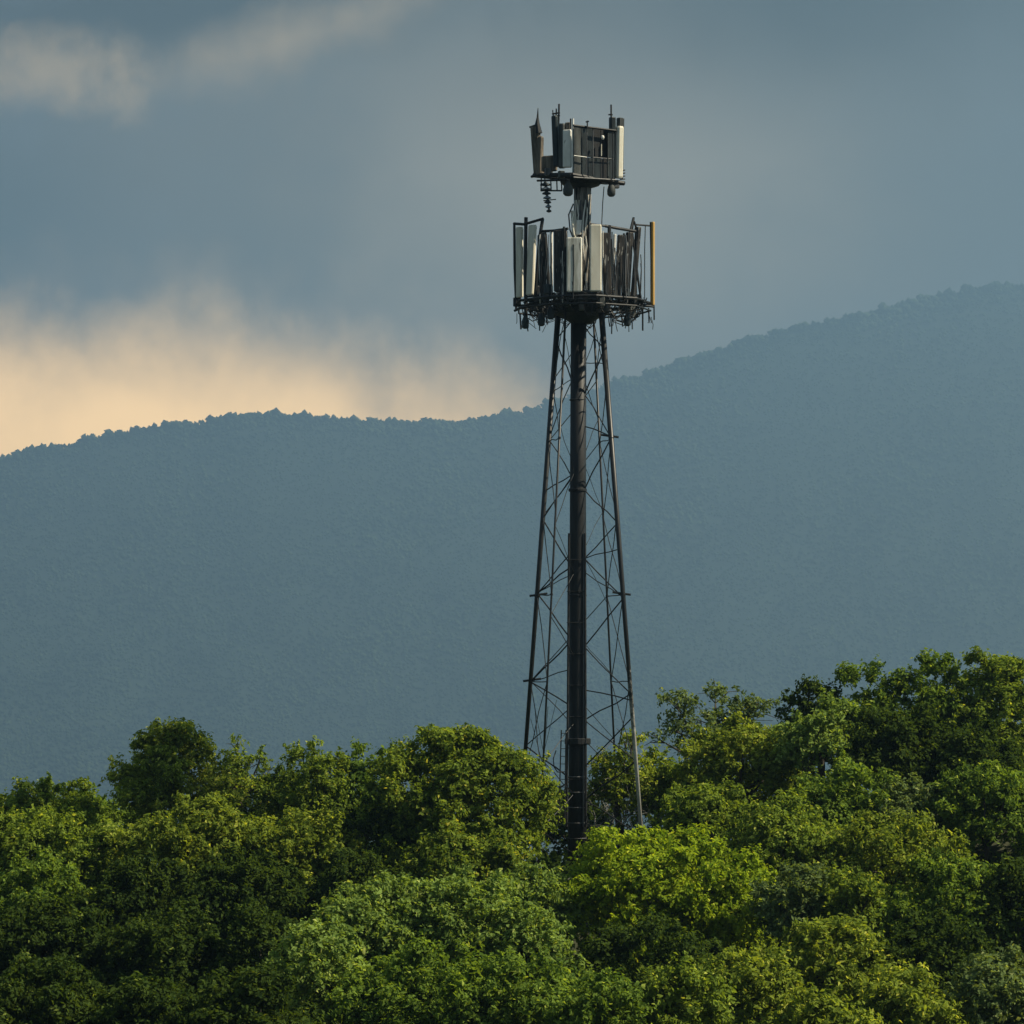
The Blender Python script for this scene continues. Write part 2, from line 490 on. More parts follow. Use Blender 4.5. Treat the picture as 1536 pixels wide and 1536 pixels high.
# forest canopy covering the mountain (too far to count)
OCT_V = np.array([(1, 0, 0), (-1, 0, 0), (0, 1, 0), (0, -1, 0), (0, 0, 1), (0, 0, -1)], float)
OCT_F = np.array([(0, 2, 4), (2, 1, 4), (1, 3, 4), (3, 0, 4), (2, 0, 5), (1, 2, 5), (3, 1, 5), (0, 3, 5)])
n1, n2 = 66000, 6000
fx = np.concatenate([rng.uniform(-1920, 1920, n1), rng.uniform(-1920, 1920, n2)])
fy = np.concatenate([rng.uniform(8330, 10020, n1), rng.uniform(9960, 10044, n2)])
patch = 1 + 0.5 * vnoise(fx, fy, 0.01, 8)
fr = np.concatenate([rng.uniform(3.6, 8.8, n1), 2.8 + 9.2 * rng.random(n2) ** 2.5]) * np.clip(patch, 0.6, 1.6)
fz = hill_z(fx, fy) + fr * rng.uniform(-0.1, 0.7, len(fx))
# taller groups of trees standing along the skyline
gx_ = np.repeat(rng.uniform(-1920, 1920, 330), 7); gr_ = np.repeat(5.0 + 15.0 * rng.random(330) ** 2.2, 7)
gx2 = gx_ + rng.normal(size=len(gx_)) * gr_ * 0.8; gy2 = 10000 + rng.normal(size=len(gx_)) * 10
fx = np.concatenate([fx, gx2]); fy = np.concatenate([fy, gy2]); fr = np.concatenate([fr, gr_ * rng.uniform(0.6, 0.95, len(gx_))])
fz = np.concatenate([fz, hill_z(gx_, gy2) + gr_ * rng.uniform(0.1, 0.8, len(gx_))])
rot = rng.uniform(0, 6.28, (len(fx), 1)); tl = rng.uniform(-0.6, 0.6, (len(fx), 1))
jit = OCT_V[None] * rng.uniform(0.72, 1.2, (len(fx), 6, 1))
x_, y_, z_ = jit[:, :, 0], jit[:, :, 1], jit[:, :, 2]
x_, z_ = x_ * np.cos(tl) - z_ * np.sin(tl), x_ * np.sin(tl) + z_ * np.cos(tl)
x_, y_ = x_ * np.cos(rot) - y_ * np.sin(rot), x_ * np.sin(rot) + y_ * np.cos(rot)
jit = np.stack([x_, y_, z_ * 0.92], -1)
V = (jit * fr[:, None, None] + np.stack([fx, fy, fz], -1)[:, None, :]).reshape(-1, 3)
T = (OCT_F[None] + (np.arange(len(fx)) * 6)[:, None, None]).reshape(-1, 3)
m_forest = leaf_mat('distant canopy', (0.008, 0.016, 0.010), (0.062, 0.088, 0.042), None, noise_scale=0.006, trans=0.1)
tag(obj('mountain_forest', tri_mesh('mountain_forest', V, T, m_forest)), 'hazy forest canopy covering the far mountain and its ridge line', 'forest', kind='stuff')

# ------------------------------------------------------------------ trees
def leaf_arrays(pos, nrm, length, width, r):
    """folded two-triangle leaves"""
    n = len(pos)
    t = r.normal(size=(n, 3))
    t[:, 2] -= 0.45
    t -= nrm * np.sum(t * nrm, 1, keepdims=True)
    t /= np.linalg.norm(t, axis=1, keepdims=True) + 1e-9
    b = np.cross(nrm, t)
    length = np.asarray(length); width = np.asarray(width)
    L_ = (length * r.uniform(0.65, 1.25, n))[:, None]
    W_ = (width * r.uniform(0.7, 1.2, n))[:, None]
    base = pos - t * L_ * 0.5
    tip = pos + t * L_ * 0.5 - nrm * L_ * 0.12
    mid = pos - t * L_ * 0.06
    lft = mid + b * W_ * 0.5 + nrm * W_ * 0.22
    rgt = mid - b * W_ * 0.5 + nrm * W_ * 0.22
    V = np.stack([base, lft, tip, rgt], 1).reshape(-1, 3)
    k = (np.arange(n) * 4)[:, None]
    T = np.concatenate([k + np.array([[0, 2, 1]]), k + np.array([[0, 3, 2]])], 0)
    return V, T

def unit(v):
    return v / (np.linalg.norm(v, axis=-1, keepdims=True) + 1e-9)

def lumps_for(center, rad, n, r, size=(0.24, 0.40), spiky=0.0):
    """overlapping foliage clumps spread evenly over an ellipsoid, a few inside it"""
    k = np.arange(n) + 0.5
    zz = 1 - 1.75 * k / n
    ph = k * 2.39996 + r.uniform(0, 6.28)
    q = np.sqrt(np.clip(1 - zz * zz, 0, 1))
    u = unit(np.stack([q * np.cos(ph), q * np.sin(ph), zz], 1) + r.normal(size=(n, 3)) * 0.22)
    mean = (rad[0] * rad[1] * rad[2]) ** (1 / 3)
    sz = mean * (size[0] * 0.8 + (size[1] * 1.45 - size[0] * 0.8) * r.random(n) ** 1.6)
    sh = r.uniform(0, 6.28, 3)
    warp_ = 1 + 0.17 * np.sin(u[:, 0] * 2.6 + sh[0]) + 0.13 * np.sin(u[:, 1] * 3.1 + sh[1]) + 0.10 * np.sin(u[:, 2] * 5 + sh[2])
    depth = warp_ * np.where(r.random(n) < 0.2, r.uniform(0.3, 0.7, n), r.uniform(0.86, 1.08, n))
    out = np.maximum(rad[None] - sz[:, None] * 0.7, rad[None] * 0.25)
    c = center + u * out * depth[:, None]
    if spiky:
        top = r.random(n) < spiky
        c[top, 2] += r.uniform(0.1, 0.40, top.sum()) * mean * np.clip(u[top, 2], 0, 1)
        sz[top] *= 0.66
    ell = np.stack([sz * r.uniform(0.9, 1.25, n), sz * r.uniform(0.9, 1.25, n), sz * r.uniform(0.55, 0.9, n)], 1)
    return c, ell

TREES = []
DENS = 60
def tree(label, px, top, w, h, d, leaf='green', n_lumps=26, dens=1.0, leaf_len=0.23, size=(0.24, 0.40), spiky=0.15,
         extra=(), name='broadleaf_tree', seed=None, bark='bark', group=None, deep=0.85, hollow=False):
    seed = len(TREES) * 31 + 5 if seed is None else seed
    r = np.random.default_rng(seed)
    u = TAN * d / 1536
    w = w * 1.04
    if not hollow:                                  # full crowns reach well down towards the ground
        gz = float(ground_z(P(px, top, d).x, d))
        full = (P(px, top, d).z - gz) / u * 0.86
        h = min(max(h, 0.95 * w), max(full, h))
    c = np.array(P(px, top + h / 2, d))
    rad = np.array([w / 2 * u, w / 2 * u * deep, h / 2 * u])
    n_lumps = int(n_lumps * 1.05)
    gx, gy = c[0] + r.uniform(-0.4, 0.4), c[1]
    base = np.array([gx, gy, float(ground_z(gx, gy)) - 0.15])
    lc, le = lumps_for(c, rad, n_lumps, r, size, spiky)
    for (ex, ey, ew, eh, ed) in extra:             # named boughs: px, py, width, height, depth offset
        q = np.array(P(ex, ey, d + ed))
        sub = 4 if ew < 70 else 7
        er = np.array([ew / 2 * u, ew / 2 * u * 0.9, eh / 2 * u])
        cc, ll = lumps_for(q, er, sub, r, (0.38, 0.6), 0.1)
        lc = np.concatenate([lc, cc]); le = np.concatenate([le, ll])
    # leading sprigs that break the outline
    m_s = int(n_lumps * (0.9 if hollow else 1.5))
    su = unit(r.normal(size=(m_s, 3)) + np.array([0, -0.2, 0.55]))
    sc_ = c + su * rad * r.uniform(0.86, 1.12, (m_s, 1))
    ss = r.uniform(0.16, 0.42, m_s)
    lc = np.concatenate([lc, sc_]); le = np.concatenate([le, np.stack([ss, ss, ss * r.uniform(0.8, 1.7, m_s)], 1)])
    # leaves on every clump
    area = 4 * np.pi * ((le[:, 0] * le[:, 1] + le[:, 0] * le[:, 2] + le[:, 1] * le[:, 2]) / 3)
    cnt = np.maximum((area * DENS * dens * (0.25 / leaf_len) ** 2).astype(int), 16)
    per = 11
    idx = np.repeat(np.arange(len(lc)), np.maximum(cnt // per, 2))
    n = len(idx)
    dirs = unit(r.normal(size=(n, 3)) + np.array([0, -0.2, 0.5]))
    wob = 1 + 0.24 * np.sin(dirs[:, 0] * 5 + idx) * np.sin(dirs[:, 1] * 5 + idx * 1.7) + 0.16 * np.sin(dirs[:, 2] * 9 + idx * 0.6)
    rr = (0.62 + 0.36 * r.random(n) ** 0.6) * wob
    stray = r.random(n) < 0.10
    rr[stray] *= r.uniform(1.0, 1.30, stray.sum())
    pos = lc[idx] + dirs * le[idx] * rr[:, None]
    out = unit((pos - c) / rad)
    # sprays buried deep inside the crown or low on the far side are never seen: thin them
    q = np.linalg.norm((pos - c) / rad, axis=1)
    keep = r.random(n) < np.where(q < 0.45, 0.25, 1.0) * np.where((out[:, 1] > 0.35) & (out[:, 2] < 0.2), 0.35, 1.0)
    if hollow:
        keep = r.random(n) < np.where(q < 0.6, 0.45, 1.0)
    pos, dirs, out = pos[keep], dirs[keep], out[keep]
    n = len(pos)
    axis = unit(dirs * 0.6 + out * 0.45 + np.array([0, 0, 0.15]) + r.normal(size=(n, 3)) * 0.45)
    slen = leaf_len * r.uniform(1.3, 3.2, n)
    big = r.uniform(0.75, 1.2, n)
    rp = lambda v: np.repeat(v, per, axis=0)
    t = r.random(n * per)
    pos = rp(pos) + rp(axis) * (rp(slen) * (t - 0.25))[:, None] + r.normal(size=(n * per, 3)) * (leaf_len * (0.52 - 0.32 * t))[:, None]
    pos[:, 2] -= leaf_len * 0.6 * t ** 2
    nrm = unit(rp(dirs) * 0.65 + np.array([0, 0, 0.35]) + r.normal(size=pos.shape) * 0.42)
    out = None
    V1, T1 = leaf_arrays(pos, nrm, leaf_len * rp(big), leaf_len * 0.56 * rp(big), r)
    if not hollow:                                  # bigger inner sprays close the crown
        m = int(sum(cnt) * 0.05)
        ii = r.integers(0, len(lc), m)
        dd = unit(r.normal(size=(m, 3)))
        pp = lc[ii] + dd * le[ii] * r.uniform(0.1, 0.6, (m, 1))
        V2, T2 = leaf_arrays(pp, unit(r.normal(size=(m, 3))), leaf_len * 2.1, leaf_len * 1.3, r)
        T1 = np.concatenate([T1, T2 + len(V1)]); V1 = np.concatenate([V1, V2])
    root = empty(name, base)
    tag(root, label, 'tree', group or 'trees on the tower hillside')
    obj('crown', tri_mesh('crown', V1 - base, T1, LEAF[leaf]), root)
    # trunk and limbs
    mb = MB()
    fork = Vector(c - base) + Vector((0, 0, -rad[2] * 0.55))
    H = fork.z
    r0 = 0.05 + 0.022 * (rad[2] * 2 + H)
    mb.tube([(0, 0, 0), (fork.x * 0.3 + r.uniform(-.1, .1), fork.y * 0.3, H * 0.4), fork, Vector(c - base)], [r0 * 1.25, r0, r0 * 0.8, r0 * 0.4], 8)
    order = np.argsort(-le[:, 0])[: (18 if hollow else 10)]
    for k in order:
        e = Vector(lc[k] - base)
        s = fork.lerp(Vector(c - base), r.uniform(0, 0.8))
        md = s.lerp(e, 0.55) + Vector((0, 0, -0.15 * (e - s).length))
        mb.tube([s, md, e], [r0 * 0.45, r0 * 0.28, r0 * 0.1], 6)
        if hollow:
            for q_ in range(4):
                tw = e + Vector(r.normal(size=3) * le[k])
                mb.tube([md.lerp(e, 0.7), e.lerp(tw, 0.5), tw], [r0 * 0.12, r0 * 0.09, r0 * 0.04], 4, False)
    mb.build('trunk', M[bark], root, True)
    TREES.append((label, len(T1)))
    return root

# --- back row along the crest
tree('low dark olive crest tree next to the tallest green tree under the warm cloud', 55, 1186, 190, 120, 156, 'olive', 22, spiky=0.3, extra=((40, 1190, 60, 40, 0), (105, 1182, 55, 30, 0)))
tree('tallest full crowned green tree on the crest, under the warm cloud', 258, 1112, 140, 140, 155, 'golden', 22, 0.8, seed=777, extra=((265, 1100, 90, 40, 0), (215, 1118, 60, 40, 0), (190, 1165, 60, 60, 0), (300, 1130, 60, 60, 0), (330, 1195, 90, 70, -0.5), (245, 1190, 150, 80, -0.8)))
tree('slim open tree with see-through gaps touching the tallest green tree under the warm cloud', 360, 1122, 66, 95, 156, 'olive', 12, 0.7, spiky=0.2, hollow=True, extra=((350, 1138, 40, 34, 0),))
tree('olive tree with pointed leader on the crest between slim open tree and tufted tree', 462, 1144, 130, 130, 155, 'olive', 22, spiky=0.3, extra=((456, 1130, 44, 36, 0), (500, 1142, 50, 36, 0)))
tree('narrow tree with a small tuft on top next to the broad dome by the tower', 548, 1146, 110, 130, 156, 'green', 20, spiky=0.3, extra=((540, 1125, 28, 28, 0), (590, 1135, 50, 40, 0)))
tree('broad dome shaped crest tree partly hiding the tower\'s pole base', 682, 1118, 236, 195, 146, 'autumn', 48, size=(0.2, 0.34), extra=((650, 1110, 66, 34, 0), (700, 1112, 70, 34, 0), (765, 1150, 90, 60, -0.3), (805, 1190, 60, 60, 0), (610, 1150, 80, 60, 0)))
tree('young airy leafy tree growing right behind the pale tower leg', 926, 1128, 84, 120, 151.8, 'golden', 15, 0.8, spiky=0.2, hollow=True, extra=((948, 1114, 46, 34, 0), (905, 1150, 40, 40, 0)))
tree('small rounded tree beside the pale leg of the tower', 985, 1140, 72, 120, 153, 'olive', 14, spiky=0.25)
tree('airy grey green tree with see-through crown and slender stems on the crest', 1072, 1056, 165, 100, 156, 'grey', 22, 0.62, size=(0.2, 0.32), spiky=0.25, hollow=True, extra=((1020, 1052, 60, 46, 0), (1078, 1040, 60, 36, 0), (1135, 1062, 50, 40, 0), (1010, 1090, 50, 60, 0)))
tree('sunlit olive green tree in front of the airy see-through crown', 1105, 1092, 160, 120, 151, 'golden', 24, 0.95, spiky=0.2)
tree('small knobby dark tree on the crest beside the tree with two topknots', 1205, 1056, 66, 60, 154, 'dark', 12, spiky=0.2, extra=((1190, 1052, 48, 24, 0), (1214, 1032, 34, 32, 0), (1240, 1046, 40, 36, 0)))
tree('crest tree with two round topknots next to the small knobby dark tree', 1290, 1046, 92, 90, 154, 'green', 16, spiky=0.1, extra=((1272, 1016, 44, 42, 0), (1302, 1012, 54, 42, 0), (1315, 1040, 50, 40, 0)))
tree('sunny light green tree in front of the two round topknots', 1232, 1062, 110, 110, 149, 'pale', 20, 0.95, spiky=0.2)
tree('large dark green bumpy topped crest tree between two topknots and highest tree', 1392, 1030, 150, 180, 154, 'green', 34, size=(0.2, 0.34), extra=((1400, 1000, 66, 40, 0), (1358, 1022, 56, 40, 0), (1432, 1020, 50, 40, 0)))
tree('highest tree of the crest with a round knob on top', 1498, 1024, 150, 200, 153, 'olive', 34, size=(0.2, 0.34), extra=((1464, 990, 40, 38, 0), (1505, 1005, 70, 40, 0), (1540, 1015, 50, 50, 0)))
tree('shaded dark tree in front of the large bumpy topped crest tree', 1330, 1075, 160, 130, 149, 'dark', 26)
tree('shaded dark tree in front of the highest tree with round knob', 1450, 1095, 170, 140, 148, 'dark', 28)
tree('low dark tree directly behind the pole of the tower', 858, 1195, 130, 90, 159, 'dark', 18)
tree('low green tree half hidden behind the tallest tree and the low dark olive one', 150, 1192, 150, 110, 160, 'green', 20)
tree('dark tree half hidden behind the slim open crest tree', 400, 1178, 130, 110, 160, 'dark', 18)
tree('green tree half hidden behind the small rounded tree beside the pale tower leg', 1030, 1150, 120, 110, 160, 'green', 18)
tree('dark tree half hidden between the airy see-through crown and the knobby tree', 1165, 1120, 110, 110, 159, 'dark', 18)
# --- second row
tree('olive tree just downhill of the low dark olive crest tree', 20, 1222, 160, 130, 148, 'olive', 24)
tree('olive tree with pale leaf tips touching the wide speckled mound', 115, 1228, 130, 130, 147, 'olive', 22)
tree('wide yellow speckled mound shaped tree just downhill of the tallest full crowned tree', 290, 1205, 200, 140, 146, 'golden', 32, size=(0.2, 0.36))
tree('yellow speckled tree between the wide speckled mound and the broad dome', 462, 1225, 150, 130, 146, 'golden', 26)
tree('dark tree in the gap just downhill of the narrow tufted crest tree', 560, 1215, 150, 130, 147, 'dark', 24)
tree('green tree directly behind the bright yellow green bush shaped tree', 1062, 1180, 140, 120, 146, 'olive', 24)
tree('rounded green tree on the slope downhill of the sunny light green tree', 1265, 1152, 160, 115, 145, 'green', 26)
tree('small grey green tree beside the rounded green tree on the slope', 1362, 1185, 80, 80, 144, 'grey', 14)
tree('bright green spiky topped tree downhill of the highest knob topped tree', 1480, 1160, 160, 150, 143.5, 'green', 28, spiky=0.45, extra=((1490, 1160, 44, 36, 0), (1430, 1172, 40, 30, 0)))
tree('wide layered olive tree next to the bright yellow green bush shaped tree', 1180, 1218, 210, 120, 141.5, 'olive', 32, size=(0.2, 0.34))
tree('spreading yellow olive tree touching the wide layered olive tree', 1345, 1232, 200, 120, 140.5, 'golden', 30, size=(0.2, 0.34))
tree('low green leaf mass downhill of the olive tree under the low crest tree', 45, 1292, 190, 130, 140, 'green', 28)
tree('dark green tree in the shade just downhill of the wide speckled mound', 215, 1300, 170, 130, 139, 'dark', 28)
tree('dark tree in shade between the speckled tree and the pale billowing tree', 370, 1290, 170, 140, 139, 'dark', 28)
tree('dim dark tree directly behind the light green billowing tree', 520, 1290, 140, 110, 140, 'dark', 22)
tree('tree with scattered amber leaves at the foot of the broad dome', 690, 1240, 190, 110, 143, 'autumn', 28)
tree('bright yellow green bush shaped tree at the foot of the tower', 1010, 1255, 280, 190, 138, 'yellow', 52, size=(0.18, 0.32), spiky=0.25, extra=((1036, 1262, 46, 40, 0), (900, 1300, 90, 80, 0), (1110, 1330, 90, 90, 0), (960, 1268, 70, 40, 0)))
tree('small pale tree wedged between the soft peaked tree and the bright yellow green bush', 800, 1310, 130, 100, 137, 'pale', 22)
# --- third row
tree('grey green rounded tree at the side of the bright yellow green bush', 1195, 1306, 100, 110, 134, 'grey', 18)
tree('small olive tree touching the grey green rounded tree', 1270, 1312, 90, 110, 133.5, 'olive', 16)
tree('broad dull green tree in front of the spreading yellow olive tree', 1420, 1298, 190, 140, 134, 'green', 32)
tree('dark green tree downhill of the bright green spiky topped tree', 1530, 1300, 120, 160, 133, 'dark', 22)
tree('light green billowing tree with rounded top, largest of the pale green group', 575, 1332, 190, 150, 128, 'pale', 36, size=(0.2, 0.34), extra=((620, 1340, 70, 40, 0), (560, 1345, 80, 40, 0)))
tree('light green tree with soft peak beside the billowing pale tree', 705, 1326, 160, 170, 127.5, 'pale', 32, size=(0.2, 0.34), extra=((670, 1332, 50, 36, 0), (735, 1350, 60, 50, 0)))
tree('pale tree on the flank of the pale green group facing the bright bush', 790, 1382, 130, 150, 126, 'pale', 26)
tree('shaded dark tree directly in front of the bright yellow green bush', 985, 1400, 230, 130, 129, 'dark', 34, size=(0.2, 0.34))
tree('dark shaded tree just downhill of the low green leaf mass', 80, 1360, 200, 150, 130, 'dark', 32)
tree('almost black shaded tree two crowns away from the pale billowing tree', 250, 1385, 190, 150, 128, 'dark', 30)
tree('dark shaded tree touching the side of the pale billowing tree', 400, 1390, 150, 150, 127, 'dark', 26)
# --- front row
tree('low pale tree at the foot of the light green billowing tree', 480, 1400, 150, 150, 121, 'pale', 28)
tree('mid green tree directly in front of the pale green group', 640, 1430, 230, 150, 119, 'green', 38, size=(0.2, 0.34))
tree('green tree in front of the soft peaked pale tree, beside the mid green one', 800, 1450, 170, 140, 118, 'green', 28)
tree('golden edged dome shaped tree on the slope below the grey green rounded tree', 1250, 1390, 160, 140, 124, 'golden', 32, size=(0.2, 0.34), extra=((1245, 1400, 90, 36, 0),))
tree('feathery golden olive tree touching the golden edged dome', 1130, 1428, 140, 130, 121, 'golden', 26, spiky=0.3)
tree('dark shaded tree uphill beside the golden edged dome', 1400, 1385, 180, 140, 126, 'dark', 30)
tree('small golden tipped tree between the golden edged dome and the pale tipped grey tree', 1375, 1470, 150, 110, 117, 'golden', 24)
tree('pale tipped grey green tree, lowest on the slope under the spiky topped tree', 1500, 1440, 150, 130, 118, 'grey', 26)
tree('soft green low tree in front of the shaded tree below the bright bush', 905, 1478, 130, 110, 115, 'green', 22)
tree('feathery olive low tree between the soft green low tree and feathery golden one', 1025, 1458, 130, 110, 116, 'olive', 22)
tree('low golden olive tree directly downhill of the golden edged dome', 1230, 1490, 170, 100, 114, 'golden', 24)
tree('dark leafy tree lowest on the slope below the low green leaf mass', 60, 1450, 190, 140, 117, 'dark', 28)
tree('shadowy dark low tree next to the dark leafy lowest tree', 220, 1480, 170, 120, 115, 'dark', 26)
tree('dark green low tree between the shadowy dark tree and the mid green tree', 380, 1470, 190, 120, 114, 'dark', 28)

# bare grey shrub behind the tower base
r = np.random.default_rng(99)
base = P(905, 1300, 153); base.z = float(ground_z(base.x, base.y)) - 0.1
root = tag(empty('bare_shrub', base), 'pale bare branched shrub inside the tower base', 'shrub')
mb = MB()
def twig(p, dirv, ln, rad_, lvl):
    e = p + dirv * ln
    m_ = p.lerp(e, 0.5) + Vector(r.normal(size=3) * ln * 0.07)
    mb.tube([p, m_, e], [rad_, rad_ * 0.8, rad_ * 0.55], 5, False)
    if lvl:
        for _ in range(4):
            nd = (dirv + Vector(r.normal(size=3) * 0.55)).normalized()
            twig(p.lerp(e, r.uniform(0.45, 1.0)), nd, ln * r.uniform(0.5, 0.75), rad_ * 0.55, lvl - 1)
for k in range(7):
    twig(Vector((r.uniform(-0.7, 0.9), r.uniform(-0.4, 0.4), 0)), Vector((r.uniform(-0.4, 0.4), r.uniform(-0.3, 0.3), 1)).normalized(), 2.9, 0.045, 3)
mb.build('stems', M['palebark'], root)

# undergrowth between the trunks
n = 60000
ux = rng.uniform(-36, 36, n); uy = rng.uniform(96, 172, n)
pos = np.stack([ux, uy, ground_z(ux, uy) + rng.uniform(0.02, 1.3, n) ** 1.5], -1)
nrm = unit(rng.normal(size=(n, 3)) * 0.7 + np.array([0, -0.2, 0.8]))
V, T = leaf_arrays(pos, nrm, 0.42, 0.24, rng)
tag(obj('undergrowth', tri_mesh('undergrowth', V, T, LEAF['dark'])), 'low leafy undergrowth covering the soil between the trunks', 'undergrowth', kind='stuff')

# ------------------------------------------------------------------ the tower
TD = 150.0
BASE = P(867, 1300, TD)
BASE.z = float(ground_z(BASE.x, BASE.y))
U = TAN * TD / 1536
tower = tag(empty('communications_tower', BASE), 'dark steel antenna tower with lattice legs, central pole and two antenna rings', 'tower')

def Q(px, py, dy=0.0):
    return P(px, py, TD + dy) - BASE

def part(mb, name, mat, parent=tower, smooth=False):
    return mb.build(name, M[mat], parent, smooth)

def vert(p, z):
    return Vector((p.x, p.y, z))

# pole and collars
zb = 0.0
def zrow(py):
    return Q(867, py).z
mb = MB(); mb.tube([Vector((Q(866, 1250).x, 0, -0.3)), Q(866.5, 1112), Q(867, 735), Q(868, 452)], [0.46, 0.42, 0.385, 0.37], 20); pole = part(mb, 'pole', 'steel', smooth=True)
for py, rr_, hh in ((1112, 0.62, 0.30), (735, 0.44, 0.16), (893, 0.43, 0.10), (600, 0.41, 0.08)):
    mb = MB(); mb.lathe(Q(866.5, py), [(rr_ - 0.04, -hh / 2), (rr_, -hh / 2 + 0.03), (rr_, hh / 2 - 0.03), (rr_ - 0.04, hh / 2)], 20); part(mb, 'collar', 'steel')
mb = MB(); mb.lathe(Vector((Q(866, 1250).x, 0, 0)), [(0.9, -0.4), (0.9, 0.25), (0.82, 0.3)], 20); part(mb, 'footing', 'concrete')
for k in range(5):
    mb = MB(); mb.lathe(Q(866.3, 1165 + k * 23), [(0.435, -0.025), (0.455, 0), (0.435, 0.025)], 20); part(mb, 'band', 'galv')
mb = MB(); mb.tube([Q(869, 466), Q(873, 400), Q(874, 262)], [0.42, 0.42, 0.41], 20); part(mb, 'upper_pole', 'mast', smooth=True)

# four legs of a square, turned a little
ANG = [R(45 + 11 + 90 * k) for k in range(4)]
def leg_pt(k, z):
    zt = zrow(470)
    t = z / zt
    rb, rt = (96 * U) / math.cos(R(34)), (32 * U) / math.cos(R(34))
    rad_ = rb + (rt - rb) * t
    cx = (Q(869.5, 700).x) + 0.0
    return Vector((cx + rad_ * math.cos(ANG[k]), rad_ * math.sin(ANG[k]), z))
ZT = zrow(466)
for k in range(4):
    main = k in (1, 3)
    r0, r1 = (0.082, 0.14) if main else (0.045, 0.055)
    mb = MB(); mb.tube([leg_pt(k, -0.3), leg_pt(k, ZT * 0.5), leg_pt(k, ZT)], [r0, (r0 + r1) / 2, r1], 12)
    lg = part(mb, 'leg', 'glintleg' if k == 3 else 'leg', smooth=True)
    for zz in (zrow(893), zrow(660)):
        p = leg_pt(k, zz)
        fl = MB(); fl.lathe(p, [(r0 * 1.55, -0.05), (r0 * 1.55, 0.05)], 12); part(fl, 'flange', 'leg', lg)
    ft = MB(); ft.lathe(leg_pt(k, 0), [(0.42, -0.5), (0.42, 0.2), (0.36, 0.24)], 12); part(ft, 'footing', 'concrete', lg)

LV = [zrow(v) for v in (478, 568, 660, 772, 893, 1022, 1160, 1300)]
rb = random.Random(4)
def pole_pt(k, z):
    c = Vector((Q(867, 735).x, 0, z)); d_ = leg_pt(k, z) - c
    d_.z = 0
    return c + d_.normalized() * 0.36
def sag(m=0.05):
    return Vector((rb.uniform(-m, m), rb.uniform(-m, m), rb.uniform(-m, m)))
def bar(s, e, r_, nm='brace'):
    mb = MB(); mb.tube([s, s.lerp(e, 0.33) + sag(), s.lerp(e, 0.66) + sag(), e], r_, 6); part(mb, nm, 'steel')
ZIG = {3: [490, 526, 592, 659, 735, 786, 838, 898, 970, 1040, 1080, 1140, 1200, 1250],
       1: [480, 508, 571, 657, 715, 777, 850, 889, 960, 1023, 1060, 1120, 1170, 1230],
       0: [500, 560, 625, 690, 765, 830, 905, 960, 1010, 1055, 1110, 1160, 1215, 1260],
       2: [505, 575, 640, 710, 790, 860, 925, 985, 1035, 1085, 1140, 1190, 1240, 1280]}
for k, rows in ZIG.items():
    on_leg = k in (0, 2)
    main = k in (1, 3)
    for i in range(len(rows) - 1):
        za, ze = zrow(rows[i]), zrow(rows[i + 1])
        s_ = leg_pt(k, za) if on_leg else pole_pt(k, za)
        e_ = pole_pt(k, ze) if on_leg else leg_pt(k, ze)
        on_leg = not on_leg
        if not main and rb.random() < 0.25:
            continue
        bar(s_, e_, (0.030 if main else 0.016) * rb.uniform(0.8, 1.2))
for k, pl, pp in ((1, 585, 568), (1, 735, 712), (1, 890, 828), (1, 888, 862), (1, 1022, 1004), (3, 548, 545), (3, 657, 640), (3, 825, 838), (3, 897, 858), (3, 1050, 1035), (3, 1075, 1150)):
    bar(leg_pt(k, zrow(pl)), pole_pt(k, zrow(pp)), rb.uniform(0.02, 0.032), 'strut')
for k1, k2 in ((1, 2), (3, 0), (0, 1)):           # thin lattice on the side and rear faces
    for i in range(len(LV) - 1):
        za, ze = LV[i], LV[i + 1]
        if rb.random() < 0.8:
            bar(leg_pt(k1, za), leg_pt(k2, ze), 0.022)
        if rb.random() < 0.45:
            bar(leg_pt(k2, za), leg_pt(k1, ze), 0.02)
        if i in (1, 3, 4, 5) and (k1, k2) != (0, 1):
            bar(leg_pt(k1, ze), leg_pt(k2, ze), 0.026, 'cross_bar')
# step bolts sticking out of the right and left legs
for k, py, sx in ((3, 893, 1), (3, 658, 1), (1, 1022, -1), (1, 893, -1)):
    p = leg_pt(k, zrow(py))
    mb = MB(); mb.tube([p - Vector((sx * 0.5, 0, -0.12)), p + Vector((sx * 0.36, 0, 0))], 0.055, 8); part(mb, 'peg', 'leg')
# feeder conduits beside the pole with stand-offs
for x0, x1, r_, mt in ((850, 853.5, 0.055, 'cable'), (879, 877.5, 0.06, 'cable'), (875, 875.5, 0.035, 'galv')):
    mb = MB(); mb.tube([Q(x0, 1240, -0.42), Q((x0 + x1) / 2, 1060, -0.40), Q(x1, 800, -0.33)], r_, 8); part(mb, 'conduit', mt)
for k in range(8):
    py = 840 + k * 47
    mb = MB(); mb.tube([Q(850, py, -0.42), Q(879, py, -0.42)], 0.018, 5); part(mb, 'conduit_clip', 'steel')
# climbing ladder with hoop at the base
lad = MB(); lad.tube([Q(838, 1235, -0.55), Q(842, 1095, -0.5)], 0.03, 6); part(lad, 'ladder_rail', 'steel')
lad = MB(); lad.tube([Q(847, 1235, -0.55), Q(849, 1095, -0.5)], 0.03, 6); part(lad, 'ladder_rail', 'steel')
for k in range(12):
    py = 1100 + k * 11.5
    mb = MB(); mb.tube([Q(838 + 4 * (1235 - py) / 140, py, -0.53), Q(848, py, -0.53)], 0.018, 5); part(mb, 'rung', 'steel')
hp = MB(); hp.tube([Q(846, 1158, -0.55), Q(836, 1158, -0.9), Q(831, 1150, -1.0), Q(830, 1138, -0.9), Q(834, 1126, -0.7)], 0.028, 6); part(hp, 'hoop', 'steel')
